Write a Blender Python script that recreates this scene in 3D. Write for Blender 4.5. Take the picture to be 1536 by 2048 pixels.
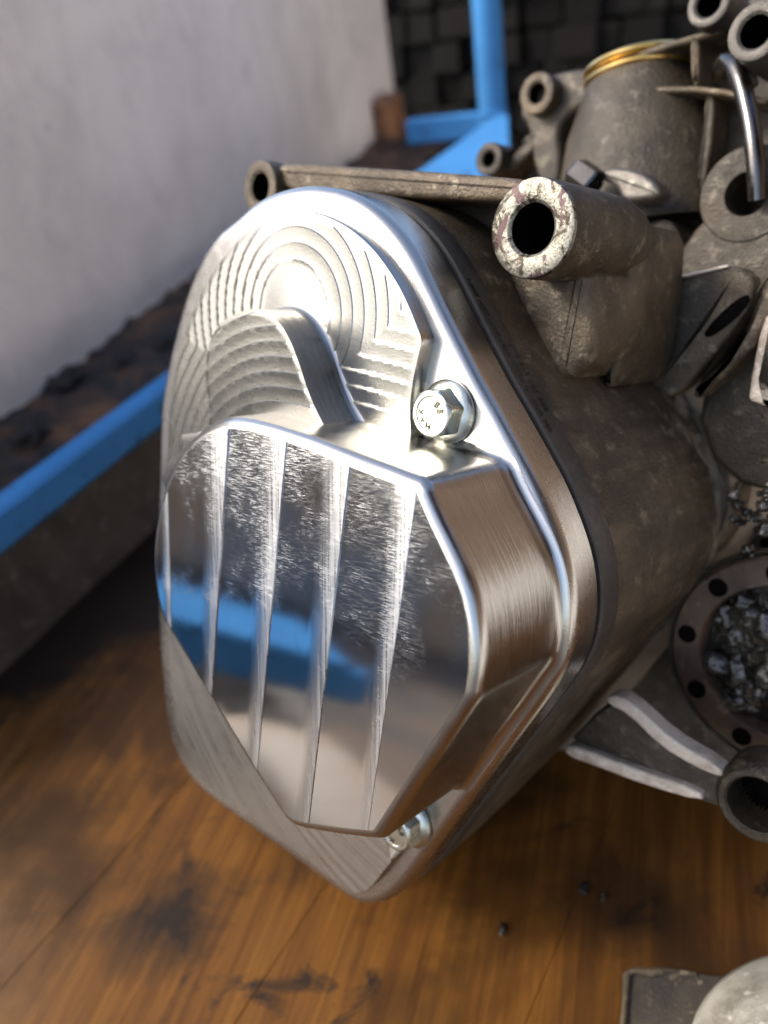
import bpy, bmesh, math, random
from mathutils import Vector, Matrix, noise
from mathutils.geometry import delaunay_2d_cdt
random.seed(7)
S = 0.001                                   # everything below is written in millimetres
scene = bpy.context.scene
COL = scene.collection
for o in list(bpy.data.objects): bpy.data.objects.remove(o)

# ------------------------------------------------------------------ camera, sky, sun, exposure
F = 1537.0                                  # focal length in pixels of the 1536 x 2048 photograph
up_c = Vector((-.142, .808, .571)).normalized()
d1_c = Vector((.392, .777, -1.0)); d1_c = (d1_c - up_c * d1_c.dot(up_c)).normalized()
x_c = d1_c.cross(up_c).normalized()
R = Matrix((x_c, d1_c, up_c))               # camera axes -> world axes
CAM = Vector((0, 0, 1050))
cam_d = bpy.data.cameras.new('camera'); cam = bpy.data.objects.new('camera', cam_d); COL.objects.link(cam)
cam.matrix_world = Matrix.Translation(CAM * S) @ R.to_4x4()
cam_d.sensor_fit = 'AUTO'; cam_d.sensor_width = 36; cam_d.lens = 36 * F / 2048
cam_d.clip_start = .01; cam_d.clip_end = 3000
cam_d.dof.use_dof = True; cam_d.dof.focus_distance = .208; cam_d.dof.aperture_fstop = 7.5
scene.camera = cam

SUN = Vector((-.71, -.29, .64)).normalized()      # towards the sun
world = bpy.data.worlds.new('World'); scene.world = world; world.use_nodes = True
wn = world.node_tree
bg = wn.nodes['Background']
sky = wn.nodes.new('ShaderNodeTexSky'); sky.sky_type = 'NISHITA'; sky.sun_disc = False
sky.sun_elevation = math.asin(SUN.z); sky.sun_rotation = math.atan2(SUN.x, SUN.y)
sky.dust_density = 2.5; sky.air_density = .8; sky.ozone_density = .3
wn.links.new(sky.outputs[0], bg.inputs[0]); bg.inputs[1].default_value = .15
sl = bpy.data.lights.new('sun', 'SUN'); sl.energy = 1.2; sl.angle = math.radians(11); sl.color = (1, .95, .86)
so = bpy.data.objects.new('sun', sl); COL.objects.link(so)
so.rotation_euler = SUN.to_track_quat('Z', 'Y').to_euler(); so.location = SUN * 3
scene.view_settings.view_transform = 'Standard'; scene.view_settings.look = 'None'
scene.view_settings.exposure = 1.65; scene.view_settings.gamma = 1

# ------------------------------------------------------------------ geometry helpers
def ray(px, py): return R @ Vector(((px - 768) / F, (1024 - py) / F, -1))
def at_depth(px, py, z): return CAM + ray(px, py) * z
def on_z(px, py, z): d = ray(px, py); return CAM + d * ((z - CAM.z) / d.z)
def on_x(px, py, x): d = ray(px, py); return CAM + d * ((x - CAM.x) / d.x)
def on_y(px, py, y): d = ray(px, py); return CAM + d * ((y - CAM.y) / d.y)

N = (R @ Vector((-.671, -.175, .720))).normalized()          # the cover's outward normal
O = at_depth(897, 823, 215)                                   # the upper bolt's seat, on the rim face (w = 0)
U = (Vector((1, 0, 0)) - N * N.x).normalized(); V = N.cross(U)
PLATE = Matrix((U, V, N)).transposed()
def puv(px, py, w):
    d = ray(px, py); t = (w - (CAM - O).dot(N)) / d.dot(N)
    p = CAM + d * t - O
    return Vector((p.dot(U), p.dot(V)))
def uvs(pts, w): return [puv(x, y, w) for x, y in pts]
def area2(P): return sum(a.x * b.y - b.x * a.y for a, b in zip(P, P[1:] + P[:1]))
def ccw(P): return P if area2(P) > 0 else P[::-1]
def resample(P, n, closed=True):
    Q = P + [P[0]] if closed else P
    L = [0]
    for a, b in zip(Q, Q[1:]): L.append(L[-1] + (b - a).length)
    out = []; j = 0
    for i in range(n):
        s = L[-1] * i / (n if closed else n - 1)
        while j < len(L) - 2 and L[j + 1] < s: j += 1
        t = (s - L[j]) / max(1e-9, L[j + 1] - L[j]); out.append(Q[j].lerp(Q[j + 1], t))
    return out
def chaikin(P, k=2, closed=True):
    for _ in range(k):
        Q = []
        m = len(P)
        if not closed: Q.append(P[0])
        for i in range(m if closed else m - 1):
            a, b = P[i], P[(i + 1) % m]
            Q.append(a.lerp(b, .25)); Q.append(a.lerp(b, .75))
        if not closed: Q.append(P[-1])
        P = Q
    return P
def outline(pts, w, n=200, k=2): return resample(ccw(chaikin(uvs(pts, w), k)), n)
def offset(P, d):
    m = len(P); out = []
    for i in range(m):
        t = (P[(i + 1) % m] - P[i - 1])
        if t.length < 1e-9: out.append(P[i].copy()); continue
        t.normalize(); out.append(P[i] + Vector((t.y, -t.x)) * d)
    return out
def inside(P, p):
    c = False; j = len(P) - 1
    for i in range(len(P)):
        a, b = P[i], P[j]
        if (a.y > p.y) != (b.y > p.y) and p.x < (b.x - a.x) * (p.y - a.y) / (b.y - a.y) + a.x: c = not c
        j = i
    return c
def seg_dist(p, a, b):
    ab = b - a; t = max(0, min(1, (p - a).dot(ab) / max(1e-12, ab.length_squared))); return (p - a - ab * t).length
def poly_dist(p, P, closed=True):
    return min(seg_dist(p, P[i], P[(i + 1) % len(P)]) for i in range(len(P) if closed else len(P) - 1))

# ------------------------------------------------------------------ objects
def mesh_obj(name, verts, faces, mat, parent=None, smooth=None, local=False):
    base = Vector((0, 0, 0))
    if parent is not None and not local: base = parent.matrix_world.translation / S
    me = bpy.data.meshes.new(name)
    me.from_pydata([tuple((Vector(v) - base) * S) for v in verts], [], faces); me.validate()
    bm = bmesh.new(); bm.from_mesh(me); bmesh.ops.recalc_face_normals(bm, faces=bm.faces)
    if smooth is not None:
        for f in bm.faces: f.smooth = True
        for e in bm.edges:
            if len(e.link_faces) == 2 and e.calc_face_angle(0) > math.radians(smooth): e.smooth = False
    bm.to_mesh(me); bm.free()
    if mat: me.materials.append(mat)
    o = bpy.data.objects.new(name, me); COL.objects.link(o)
    if parent is not None: o.parent = parent
    return o
def tag(o, label=None, cat=None, group=None, kind=None):
    if label: o['label'] = label
    if cat: o['category'] = cat
    if group: o['group'] = group
    if kind: o['kind'] = kind
    return o
def thing(name, label, cat, loc, group=None, kind=None):
    o = bpy.data.objects.new(name, None); COL.objects.link(o); o.empty_display_size = .02
    o.matrix_world = Matrix.Translation(Vector(loc) * S)
    return tag(o, label, cat, group, kind)
def plate_thing(name, label, cat, group=None, at=(0, 0, 0)):
    o = thing(name, label, cat, (0, 0, 0), group)
    o.matrix_world = Matrix.Translation((O + U * at[0] + V * at[1] + N * at[2]) * S) @ PLATE.to_4x4()
    return o
class MB:
    def __init__(s): s.v = []; s.f = []
    def add(s, vs, fs):
        b = len(s.v); s.v += [Vector(v) for v in vs]; s.f += [tuple(i + b for i in f) for f in fs]; return s
    def loft(s, rings, cap0=True, cap1=True, closed=True):
        n = len(rings[0]); vs = [v for r in rings for v in r]; fs = []
        for k in range(len(rings) - 1):
            for i in range(n if closed else n - 1):
                j = (i + 1) % n; fs.append((k * n + i, k * n + j, (k + 1) * n + j, (k + 1) * n + i))
        if cap0: fs.append(tuple(range(n))[::-1])
        if cap1: fs.append(tuple((len(rings) - 1) * n + i for i in range(n)))
        return s.add(vs, fs)
    def box(s, c, ax, ay, az, r=0.0):
        """box with centre c and half axes ax, ay, az, edges chamfered by r"""
        c, ax, ay, az = map(Vector, (c, ax, ay, az))
        lx, ly, lz = ax.length, ay.length, az.length
        if r <= 0:
            vs = [c + ax * i + ay * j + az * k for k in (-1, 1) for i, j in ((-1, -1), (1, -1), (1, 1), (-1, 1))]
            return s.loft([vs[:4], vs[4:]])
        def rect(fx, fy):
            q = []
            for sx, sy in ((1, 1), (-1, 1), (-1, -1), (1, -1)):
                pts = [(sx * fx, sy * (fy - r / ly)), (sx * (fx - r / lx), sy * fy)]
                q += pts if sx * sy > 0 else pts[::-1]
            return q
        rings = []
        for k, ins in ((-1, 1), (-1 + r / lz, 0), (1 - r / lz, 0), (1, 1)):
            rings.append([c + ax * x + ay * y + az * k for x, y in rect(1 - ins * r / lx, 1 - ins * r / ly)])
        return s.loft(rings)
    def tube(s, path, rad, n=12, caps=True):
        rings = []; m = len(path); prev = None
        for i, p in enumerate(path):
            p = Vector(p)
            t = (Vector(path[min(i + 1, m - 1)]) - Vector(path[max(i - 1, 0)])).normalized()
            a = prev if prev else (Vector((0, 0, 1)) if abs(t.z) < .9 else Vector((1, 0, 0)))
            a = (a - t * a.dot(t)).normalized(); b = t.cross(a); prev = a
            r = rad[i] if isinstance(rad, (list, tuple)) else rad
            rings.append([p + (a * math.cos(q) + b * math.sin(q)) * r for q in [2 * math.pi * k / n for k in range(n)]])
        return s.loft(rings, caps, caps)
    def lathe(s, c, axis, prof, n=48, closed=False, cap0=True, cap1=True):
        """prof: list of (radius, height along axis)"""
        c, axis = Vector(c), Vector(axis).normalized()
        a = axis.orthogonal().normalized(); b = axis.cross(a)
        rings = [[c + axis * h + (a * math.cos(q) + b * math.sin(q)) * r for q in [2 * math.pi * k / n for k in range(n)]] for r, h in prof]
        if closed: rings.append(rings[0])
        return s.loft(rings, cap0 and not closed, cap1 and not closed)
    def blob(s, c, rx, ry, rz, seed=0, rough=.25, n=10):
        c = Vector(c); vs = []; fs = []
        for i in range(n + 1):
            th = math.pi * i / n
            for j in range(2 * n):
                ph = math.pi * j / n
                d = Vector((math.sin(th) * math.cos(ph), math.sin(th) * math.sin(ph), math.cos(th)))
                k = 1 + rough * noise.noise(d * 1.7 + Vector((seed * 3.1, seed, 0)), noise_basis='PERLIN_ORIGINAL') * 2
                vs.append(c + Vector((d.x * rx, d.y * ry, d.z * rz)) * k)
        m = 2 * n
        for i in range(n):
            for j in range(m): fs.append((i * m + j, i * m + (j + 1) % m, (i + 1) * m + (j + 1) % m, (i + 1) * m + j))
        return s.add(vs, fs)
    def build(s, name, mat, parent=None, smooth=35, local=False):
        o = mesh_obj(name, s.v, s.f, mat, parent, smooth, local); return o
def at_w(P, w): return [Vector((p.x, p.y, w)) for p in P]
def fillet_rings(P, w_edge, r, out=0, steps=5):
    """rounded edge: from the side (offset out, w_edge - r) to the face (offset out - r, w_edge)"""
    R_ = []
    for k in range(steps + 1):
        a = math.pi / 2 * k / steps
        R_.append(at_w(offset(P, out - r + r * math.cos(a)), w_edge - r + r * math.sin(a)))
    return R_
def prism(name, P, w0, w1, mat, parent, r=0.0, foot=0.0, smooth=35, jitter=0):
    """outline P extruded from w0 to w1 (w1 in front), front edge rounded by r, concave foot of radius foot at w0"""
    rings = []
    if foot:
        for k in range(5):
            a = math.pi / 2 * k / 4
            rings.append(at_w(offset(P, foot * (1 - math.sin(a))), w0 + foot * (1 - math.cos(a))))
    else: rings.append(at_w(P, w0))
    if r: rings += fillet_rings(P, w1, r)
    else: rings.append(at_w(P, w1))
    return MB().loft(rings).build(name, mat, parent, smooth, True)
def fill(P, step, height, keep=None, margin=.35, extra=()):
    """dense triangulation of outline P, lifted by height(p)"""
    xs = [p.x for p in P]; ys = [p.y for p in P]
    pts = [p.copy() for p in P]; n = len(P)
    y = min(ys); row = 0
    edge = {}; hot = {}
    lines = []
    for ch in extra:
        last = None
        for q in ch:
            if q is None or not inside(P, q): last = None; continue
            k = (int(q.x // .8), int(q.y // .8)); hot.setdefault(k, []).append(q); pts.append(q)
            if last is not None and (pts[last] - q).length < 2.5: lines.append((last, len(pts) - 1))
            last = len(pts) - 1
    for i, p in enumerate(P): edge.setdefault((int(p.x // 6), int(p.y // 6)), []).append(p)
    while y < max(ys):
        cuts = sorted((P[i].x + (y - P[i].y) * (P[(i + 1) % n].x - P[i].x) / (P[(i + 1) % n].y - P[i].y))
                      for i in range(n) if (P[i].y > y) != (P[(i + 1) % n].y > y))
        for a, b in zip(cuts[::2], cuts[1::2]):
            x = a + margin + (step / 2 if row % 2 else 0)
            while x < b - margin:
                q = Vector((x, y)); s_ = step if keep is None else keep(q)
                if s_ <= step or (row % int(s_ / step) == 0 and int(x / step) % int(s_ / step) == 0):
                    near = [e for dx in (-1, 0, 1) for dy in (-1, 0, 1) for e in edge.get((int(x // 6) + dx, int(y // 6) + dy), ())]
                    if (not near or min((e - q).length for e in near) > step * .5) and not any((e - q).length < step * .55 for dx in (-1, 0, 1) for dy in (-1, 0, 1) for e in hot.get((int(q.x // .8) + dx, int(q.y // .8) + dy), ())): pts.append(q)
                x += step
        y += step * .87; row += 1
    res = delaunay_2d_cdt(pts, lines, [list(range(n))], 1, 1e-5)
    return [Vector((p.x, p.y, height(p))) for p in res[0]], [tuple(f) for f in res[2]]

# ------------------------------------------------------------------ materials
def M(name): 
    m = bpy.data.materials.new(name); m.use_nodes = True
    return m, m.node_tree.nodes, m.node_tree.links, m.node_tree.nodes['Principled BSDF']
def nd(ns, t, **k):
    n = ns.new(t)
    for a, b in k.items():
        if a in n.inputs.keys(): n.inputs[a].default_value = b
        else: setattr(n, a, b)
    return n
def coords(ns, ls, scale=(1, 1, 1), rot=(0, 0, 0), kind='Object'):
    tc = ns.new('ShaderNodeTexCoord'); mp = ns.new('ShaderNodeMapping')
    mp.inputs['Scale'].default_value = scale; mp.inputs['Rotation'].default_value = rot
    ls.new(tc.outputs[kind], mp.inputs[0]); return mp.outputs[0]
def ramp(ns, ls, src, stops):
    r = ns.new('ShaderNodeValToRGB'); e = r.color_ramp.elements
    while len(e) < len(stops): e.new(.5)
    for i, (p, c) in enumerate(stops):
        e[i].position = p; e[i].color = (c, c, c, 1) if not isinstance(c, (tuple, list)) else (*c, 1)
    ls.new(src, r.inputs[0]); return r.outputs[0]
def noise_t(ns, ls, co, scale, detail=4, rough=.55, dist=0):
    n = nd(ns, 'ShaderNodeTexNoise', Scale=scale, Detail=detail, Roughness=rough, Distortion=dist)
    ls.new(co, n.inputs['Vector']); return n.outputs[0]
def mixc(ns, ls, fac, a, b, mode='MIX'):
    m = ns.new('ShaderNodeMix'); m.data_type = 'RGBA'; m.blend_type = mode
    for i, v in ((0, fac), (6, a), (7, b)):
        if isinstance(v, bpy.types.NodeSocket): ls.new(v, m.inputs[i])
        elif i == 0: m.inputs[0].default_value = v
        else: m.inputs[i].default_value = (*v, 1)
    return m.outputs[2]
def bump(ns, ls, h, strength, dist, prev=None):
    b = nd(ns, 'ShaderNodeBump', Strength=strength, Distance=dist); ls.new(h, b.inputs['Height'])
    if prev is not None: ls.new(prev, b.inputs['Normal'])
    return b.outputs[0]

def metal(name, col, rough, streak=None, streak_str=.2, grain=900, grain_str=.08, var=.12, rvar=.1, rot=(0, 0, 0)):
    """machined aluminium: fine grain, tool streaks (anisotropic noise), slight tone and gloss variation"""
    m, ns, ls, p = M(name)
    p.inputs['Metallic'].default_value = 1
    co = coords(ns, ls)
    tone = noise_t(ns, ls, co, 45, 5, .6)
    c = mixc(ns, ls, ramp(ns, ls, tone, [(.3, 0), (.75, 1)]), tuple(x * (1 - var) for x in col), col)
    h = noise_t(ns, ls, co, grain, 2, .6)
    nrm = bump(ns, ls, h, grain_str, .0002)
    rr = noise_t(ns, ls, co, 120, 4, .6)
    mr = nd(ns, 'ShaderNodeMapRange'); mr.inputs[1].default_value = .3; mr.inputs[2].default_value = .7
    mr.inputs[3].default_value = rough - rvar / 2; mr.inputs[4].default_value = rough + rvar / 2
    ls.new(rr, mr.inputs[0]); ls.new(mr.outputs[0], p.inputs['Roughness'])
    if streak:
        cs = coords(ns, ls, streak, rot); sn = noise_t(ns, ls, cs, 1, 3, .7)
        nrm = bump(ns, ls, sn, streak_str, .0003, nrm)
        c = mixc(ns, ls, ramp(ns, ls, sn, [(.42, 0), (.6, 1)]), tuple(x * (1 - var * 1.5) for x in col), c)
    ls.new(c, p.inputs['Base Color']); ls.new(nrm, p.inputs['Normal'])
    return m
ALU = (.43, .42, .395)
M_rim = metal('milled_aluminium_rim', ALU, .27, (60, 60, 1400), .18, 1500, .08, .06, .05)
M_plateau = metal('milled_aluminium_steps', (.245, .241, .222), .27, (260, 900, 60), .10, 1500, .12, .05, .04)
def lower_rough():
    ns, ls = M_plateau.node_tree.nodes, M_plateau.node_tree.links; p = ns['Principled BSDF']
    src = p.inputs['Roughness'].links[0].from_socket
    co = coords(ns, ls); sx = ns.new('ShaderNodeSeparateXYZ'); ls.new(co, sx.inputs[0])
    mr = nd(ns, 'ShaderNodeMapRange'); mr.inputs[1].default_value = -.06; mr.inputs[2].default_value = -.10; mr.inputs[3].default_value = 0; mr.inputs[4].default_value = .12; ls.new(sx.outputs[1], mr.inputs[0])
    ad = nd(ns, 'ShaderNodeMath', operation='ADD'); ls.new(src, ad.inputs[0]); ls.new(mr.outputs[0], ad.inputs[1]); ls.new(ad.outputs[0], p.inputs['Roughness'])
    c0 = puv(900, 1120, 5.5)
    vm = nd(ns, 'ShaderNodeVectorMath', operation='DISTANCE'); ls.new(co, vm.inputs[0]); vm.inputs[1].default_value = (c0.x * S, c0.y * S, .0055)
    cx = ns.new('ShaderNodeCombineXYZ'); ls.new(vm.outputs['Value'], cx.inputs[0])
    st = noise_t(ns, ls, cx.outputs[0], 420, 3, .7)
    nrm = p.inputs['Normal'].links[0].from_socket
    rs = nd(ns, 'ShaderNodeMath', operation='MULTIPLY_ADD'); ls.new(st, rs.inputs[0]); rs.inputs[1].default_value = 5.0; rs.inputs[2].default_value = -2.3
    rk = nd(ns, 'ShaderNodeMath', operation='MULTIPLY_ADD'); ls.new(rs.outputs[0], rk.inputs[0]); ls.new(mr.outputs[0], rk.inputs[1]); ls.new(src, rk.inputs[2])
    ls.new(rk.outputs[0], p.inputs['Roughness'])
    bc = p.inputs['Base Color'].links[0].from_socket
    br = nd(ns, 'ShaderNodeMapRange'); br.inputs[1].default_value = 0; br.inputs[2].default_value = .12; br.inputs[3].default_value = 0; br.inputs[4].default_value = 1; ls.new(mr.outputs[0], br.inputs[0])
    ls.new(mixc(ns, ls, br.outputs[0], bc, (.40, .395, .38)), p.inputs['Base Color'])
    k = nd(ns, 'ShaderNodeMath', operation='MULTIPLY'); ls.new(st, k.inputs[0]); ls.new(mr.outputs[0], k.inputs[1])
    ls.new(bump(ns, ls, k.outputs[0], 1.0, .0022, nrm), p.inputs['Normal'])
lower_rough()
M_wall = metal('milled_aluminium_wall', ALU, .22, (14, 14, 1900), .35, 1500, .08)
M_edge = metal('polished_aluminium_edge', ALU, .20, (25, 25, 600), .1, 1200, .1)
M_zinc = metal('zinc_plated_steel', (.52, .53, .46), .30, None, 0, 700, .5, .2, .2)

def mirror_mat():
    m, ns, ls, p = M('mirror_milled_face'); p.inputs['Metallic'].default_value = 1
    at = ns.new('ShaderNodeAttribute'); at.attribute_name = 'cut'
    co = coords(ns, ls)
    # short curved scratches: two stretched noises, warped
    s1 = noise_t(ns, ls, coords(ns, ls, (1500, 200, 1), (0, 0, .95)), 1, 4, .7, .5)
    s2 = noise_t(ns, ls, coords(ns, ls, (260, 3000, 1), (0, 0, .62)), 1, 4, .8, .7)
    big = noise_t(ns, ls, co, 38, 5, .65, .5)
    sx = ns.new('ShaderNodeSeparateXYZ'); ls.new(co, sx.inputs[0])
    gy = nd(ns, 'ShaderNodeMapRange'); gy.inputs[1].default_value = -.095; gy.inputs[2].default_value = -.015; gy.inputs[3].default_value = -.24; gy.inputs[4].default_value = .09; ls.new(sx.outputs[1], gy.inputs[0])
    bg_ = nd(ns, 'ShaderNodeMath', operation='ADD'); ls.new(big, bg_.inputs[0]); ls.new(gy.outputs[0], bg_.inputs[1])
    patch = ramp(ns, ls, bg_.outputs[0], [(.40, 0), (.66, 1)])
    sc = ramp(ns, ls, s2, [(.46, 0), (.62, 1)])
    k = nd(ns, 'ShaderNodeMath', operation='MULTIPLY'); ls.new(sc, k.inputs[0]); ls.new(patch, k.inputs[1])
    st = noise_t(ns, ls, coords(ns, ls, (1500, 26, 1), (0, 0, -.06)), 1, 2, .6)
    k2 = nd(ns, 'ShaderNodeMath', operation='MULTIPLY'); ls.new(st, k2.inputs[0]); ls.new(at.outputs['Fac'], k2.inputs[1])
    r = nd(ns, 'ShaderNodeMath', operation='MULTIPLY_ADD'); r.inputs[1].default_value = .34; r.inputs[2].default_value = .075; ls.new(k.outputs[0], r.inputs[0])
    r2 = nd(ns, 'ShaderNodeMath', operation='MULTIPLY_ADD'); r2.inputs[1].default_value = .50; ls.new(k2.outputs[0], r2.inputs[0]); ls.new(r.outputs[0], r2.inputs[2])
    ls.new(r2.outputs[0], p.inputs['Roughness'])
    n1 = bump(ns, ls, s1, .012, .0002); n2 = bump(ns, ls, k.outputs[0], .009, .0002, n1); n3 = bump(ns, ls, k2.outputs[0], .10, .0003, n2)
    ls.new(n3, p.inputs['Normal'])
    p.inputs['Base Color'].default_value = (.56, .56, .555, 1)
    return m
M_mirror = mirror_mat()

def cast_mat(name, dark, mid, light, lo=.42, hi=.62, metallic=.35, rough=.55, scale=28, light_amt=.0, bumpy=.5, spec_grit=1600):
    m, ns, ls, p = M(name)
    co = coords(ns, ls)
    a = noise_t(ns, ls, co, scale, 7, .62, .4); b = noise_t(ns, ls, co, scale * 5, 5, .65)
    g = noise_t(ns, ls, co, spec_grit, 2, .6)
    c = mixc(ns, ls, ramp(ns, ls, a, [(lo, 0), (hi, 1)]), dark, mid)
    c = mixc(ns, ls, ramp(ns, ls, b, [(.58 - light_amt, 0), (.70 - light_amt, 1)]), c, light)
    c = mixc(ns, ls, ramp(ns, ls, g, [(.62, 0), (.74, .55)]), c, light)
    ls.new(c, p.inputs['Base Color'])
    p.inputs['Metallic'].default_value = metallic
    rr = ramp(ns, ls, b, [(.3, rough + .12), (.7, rough - .12)]); ls.new(rr, p.inputs['Roughness'])
    n1 = bump(ns, ls, g, min(1, bumpy * .8), .0006); n2 = bump(ns, ls, b, bumpy, .0006, n1); ls.new(n2, p.inputs['Normal'])
    return m
M_cast = cast_mat('grimy_cast_aluminium', (.036, .026, .0145), (.115, .085, .050), (.18, .145, .095), .38, .66, .3, .55, 34, .02, 1.0, 1100)
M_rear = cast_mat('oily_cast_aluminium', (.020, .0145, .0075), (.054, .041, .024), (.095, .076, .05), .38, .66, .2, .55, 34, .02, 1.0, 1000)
M_cleanc = cast_mat('bare_cast_aluminium', (.10, .09, .075), (.17, .155, .135), (.26, .24, .21), .35, .65, .7, .42, 40)
M_lug = cast_mat('grey_cast_lug', (.04, .036, .030), (.08, .073, .062), (.13, .12, .10), .35, .65, .6, .45, 40)
M_worn = cast_mat('worn_cast_edge', (.26, .21, .15), (.54, .465, .37), (.62, .55, .46), .35, .6, .1, .5, 60, .04, 1.0, 900)
M_rubber = cast_mat('black_rubber', (.030, .026, .021), (.052, .046, .037), (.072, .064, .052), .4, .7, 0, .55, 60, 0, .25)
M_black = cast_mat('shadow_gap_black', (.006, .006, .006), (.012, .012, .012), (.02, .02, .02), .4, .7, 0, .6)
M_boreshade = cast_mat('bore_shade_black', (.002, .0018, .0015), (.005, .0045, .004), (.012, .010, .008), .4, .7, .0, .8)  # near-black colour carries the shade inside bores and holes

# ------------------------------------------------------------------ the milled cover
OUT = [(472,445),(519,402),(566,380),(620,370),(671,374),(706,384),(740,401),(776,429),(815,472),(846,519),(868,562),(903,632),(934,694),
       (973,769),(1012,835),(1046,897),(1070,940),(1094,987),(1126,1066),(1146,1130),(1155,1190),(1155,1250),(1147,1305),(1130,1350),(1100,1398),(1060,1450),
       (1000,1530),(930,1622),(860,1716),(830,1756),(805,1784),(775,1803),(741,1808),(710,1797),(671,1770),(593,1711),(515,1656),(441,1602),(402,1570),(374,1531),
       (351,1484),(339,1426),(329,1328),(324,1250),(322,1100),(326,960),(328,871),(331,807),(340,749),(351,700),(368,631),(389,563),(417,503),(445,464)]
P_out = outline(OUT, -3, 320)
cover = plate_thing('machined_cover', 'bright milled aluminium cover with fan of facets on its raised front face', 'cover')
MB().loft([at_w(P_out, -14), at_w(P_out, -4)] + fillet_rings(P_out, 0, 4, 0, 7)[1:]).build('base_plate', M_rim, cover, 30, True)

FRONT = [(833,985),(856,1042),(887,1105),(919,1175),(934,1237),(938,1300),(936,1345),(929,1387),(900,1430),(850,1506),(800,1580),(747,1661),
         (700,1657),(640,1649),(589,1640),(573,1629),(545,1586),(515,1539),(470,1466),(429,1398),(384,1323),(349,1265),(324,1222),(314,1160),(312,1095),(325,1014),
         (345,956),(368,913),(407,874),(446,858),(477,857),(524,868),(602,893),(700,934),(775,962)]
WF = 36.0
TILT = math.tan(math.radians(1.8)); VC = puv(620, 1270, WF).y
def tilt(p): return -TILT * (p.y - VC)
def puv_t(px, py):
    p = puv(px, py, WF)
    for _ in range(6): p = puv(px, py, WF + tilt(p))
    return p
F_uv = [puv_t(x, y) for x, y in FRONT]
def sharp_smooth(P, corners, k=2):
    """Chaikin between corners only"""
    n = len(P); out = []
    cs = sorted(corners)
    for a, b in zip(cs, cs[1:] + [cs[0] + n]):
        seg = [P[i % n] for i in range(a, b + 1)]
        out += chaikin(seg, k, False)[:-1]
    return out
P_face = resample(ccw(sharp_smooth(F_uv, [0, 7, 11, 15])), 360)
P_boss = offset(P_face, 3.4)
boss_rings = []
for k in range(6):
    a = math.pi / 2 * k / 5
    boss_rings.append(at_w(offset(P_boss, 3.2 * (1 - math.sin(a))), -.2 + 3.2 * (1 - math.cos(a))))
boss_rings += fillet_rings(P_boss, WF, 3.4, 0, 7)
boss_rings = [[Vector((p.x, p.y, p.z + tilt(p) * max(0, min(1, p.z / WF)))) for p in r] for r in boss_rings]
front = MB().loft(boss_rings, False, True).build('front_boss', M_wall, cover, 32, True)

# fan of facets: tapered strips, each flat on its left and curling up to a sharp ridge on its right
RIDGE = [[(337,1034),(343,1250)], [(459,862),(425,1378)], [(574,885),(515,1539)], [(701,930),(618,1645)], [(834,985),(736,1660)]]
RAMP0 = [[(318,1034),(326,1250)], [(404,880),(401,1378)], [(519,862),(490,1500)], [(640,905),(594,1640)], [(780,960),(715,1660)]]
def line_uv(l): return puv_t(*l[0]), puv_t(*l[1])
def side(p, l): a, b = l; d = b - a; return (d.x * (p.y - a.y) - d.y * (p.x - a.x)) / d.length   # + left of a->b
def clip(P, l, sgn):
    out = []
    for i in range(len(P)):
        a, b = P[i], P[(i + 1) % len(P)]; sa, sb = side(a, l) * sgn, side(b, l) * sgn
        if sa >= 0: out.append(a)
        if (sa >= 0) != (sb >= 0): out.append(a.lerp(b, sa / (sa - sb)))
    return out
rid = [line_uv(l) for l in RIDGE]; rmp = [line_uv(l) for l in RAMP0]
far_l = line_uv([(200, 700), (200, 1800)]); far_r = line_uv([(1100, 700), (1100, 1800)])
sgnL = 1 if side(uvs([(900, 1200)], WF)[0], rid[2]) > 0 else -1      # sign of "right of the line"
def lerp_line(l0, l1, t): return (l0[0].lerp(l1[0], t), l0[1].lerp(l1[1], t))
for i in range(6):
    left = rid[i - 1] if i else far_l
    verts = []; faces = []; cut = []
    def put(P, lo, hi, flat):
        if len(P) < 3: return
        base = len(verts)
        for p in P:
            if flat: h = 0; c = 0
            else:
                a = abs(side(p, rmp[i])); b = abs(side(p, rid[i])); wd = a + b; s = a / max(wd, 1e-6)
                h = .027 * wd * (s * s + .03 * math.sin(s * 15)); c = min(1, 1.25 * s)
            # flat part leans a little so that neighbouring facets mirror different things
            hl = abs(side(p, left)) if i else 0
            verts.append(Vector((p.x, p.y, WF + tilt(p) + .05 + h + .004 * hl * (i % 2)))); cut.append(c)
        faces.append(tuple(range(base, base + len(P))))
    P0 = clip(P_face, left, sgnL)
    if i < 5:
        put(clip(P0, rmp[i], -sgnL), 0, 0, True)
        K = 12
        for k in range(K):
            q = clip(clip(P0, lerp_line(rmp[i], rid[i], k / K), sgnL), lerp_line(rmp[i], rid[i], (k + 1) / K), -sgnL)
            put(q, k / K, (k + 1) / K, False)
    else: put(P0, 0, 0, True)
    me = bpy.data.meshes.new('facet'); me.from_pydata([tuple(v * S) for v in verts], [], faces)
    ca = me.attributes.new('cut', 'FLOAT', 'POINT')
    for k, c in enumerate(cut): ca.data[k].value = c
    bm = bmesh.new(); bm.from_mesh(me)
    bmesh.ops.remove_doubles(bm, verts=bm.verts, dist=2e-6)
    for f in bm.faces: f.smooth = True
    be = [e for e in bm.edges if len(e.link_faces) == 1]
    ex = bmesh.ops.extrude_edge_only(bm, edges=be)
    nv = [g for g in ex['geom'] if isinstance(g, bmesh.types.BMVert)]
    for v in nv: v.co.z = (WF - .6 + tilt(v.co / S)) * S
    for e in be: e.smooth = False
    bmesh.ops.recalc_face_normals(bm, faces=bm.faces)
    bm.to_mesh(me); bm.free(); me.materials.append(M_mirror)
    fo = bpy.data.objects.new('facet', me); COL.objects.link(fo); fo.parent = front

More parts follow.
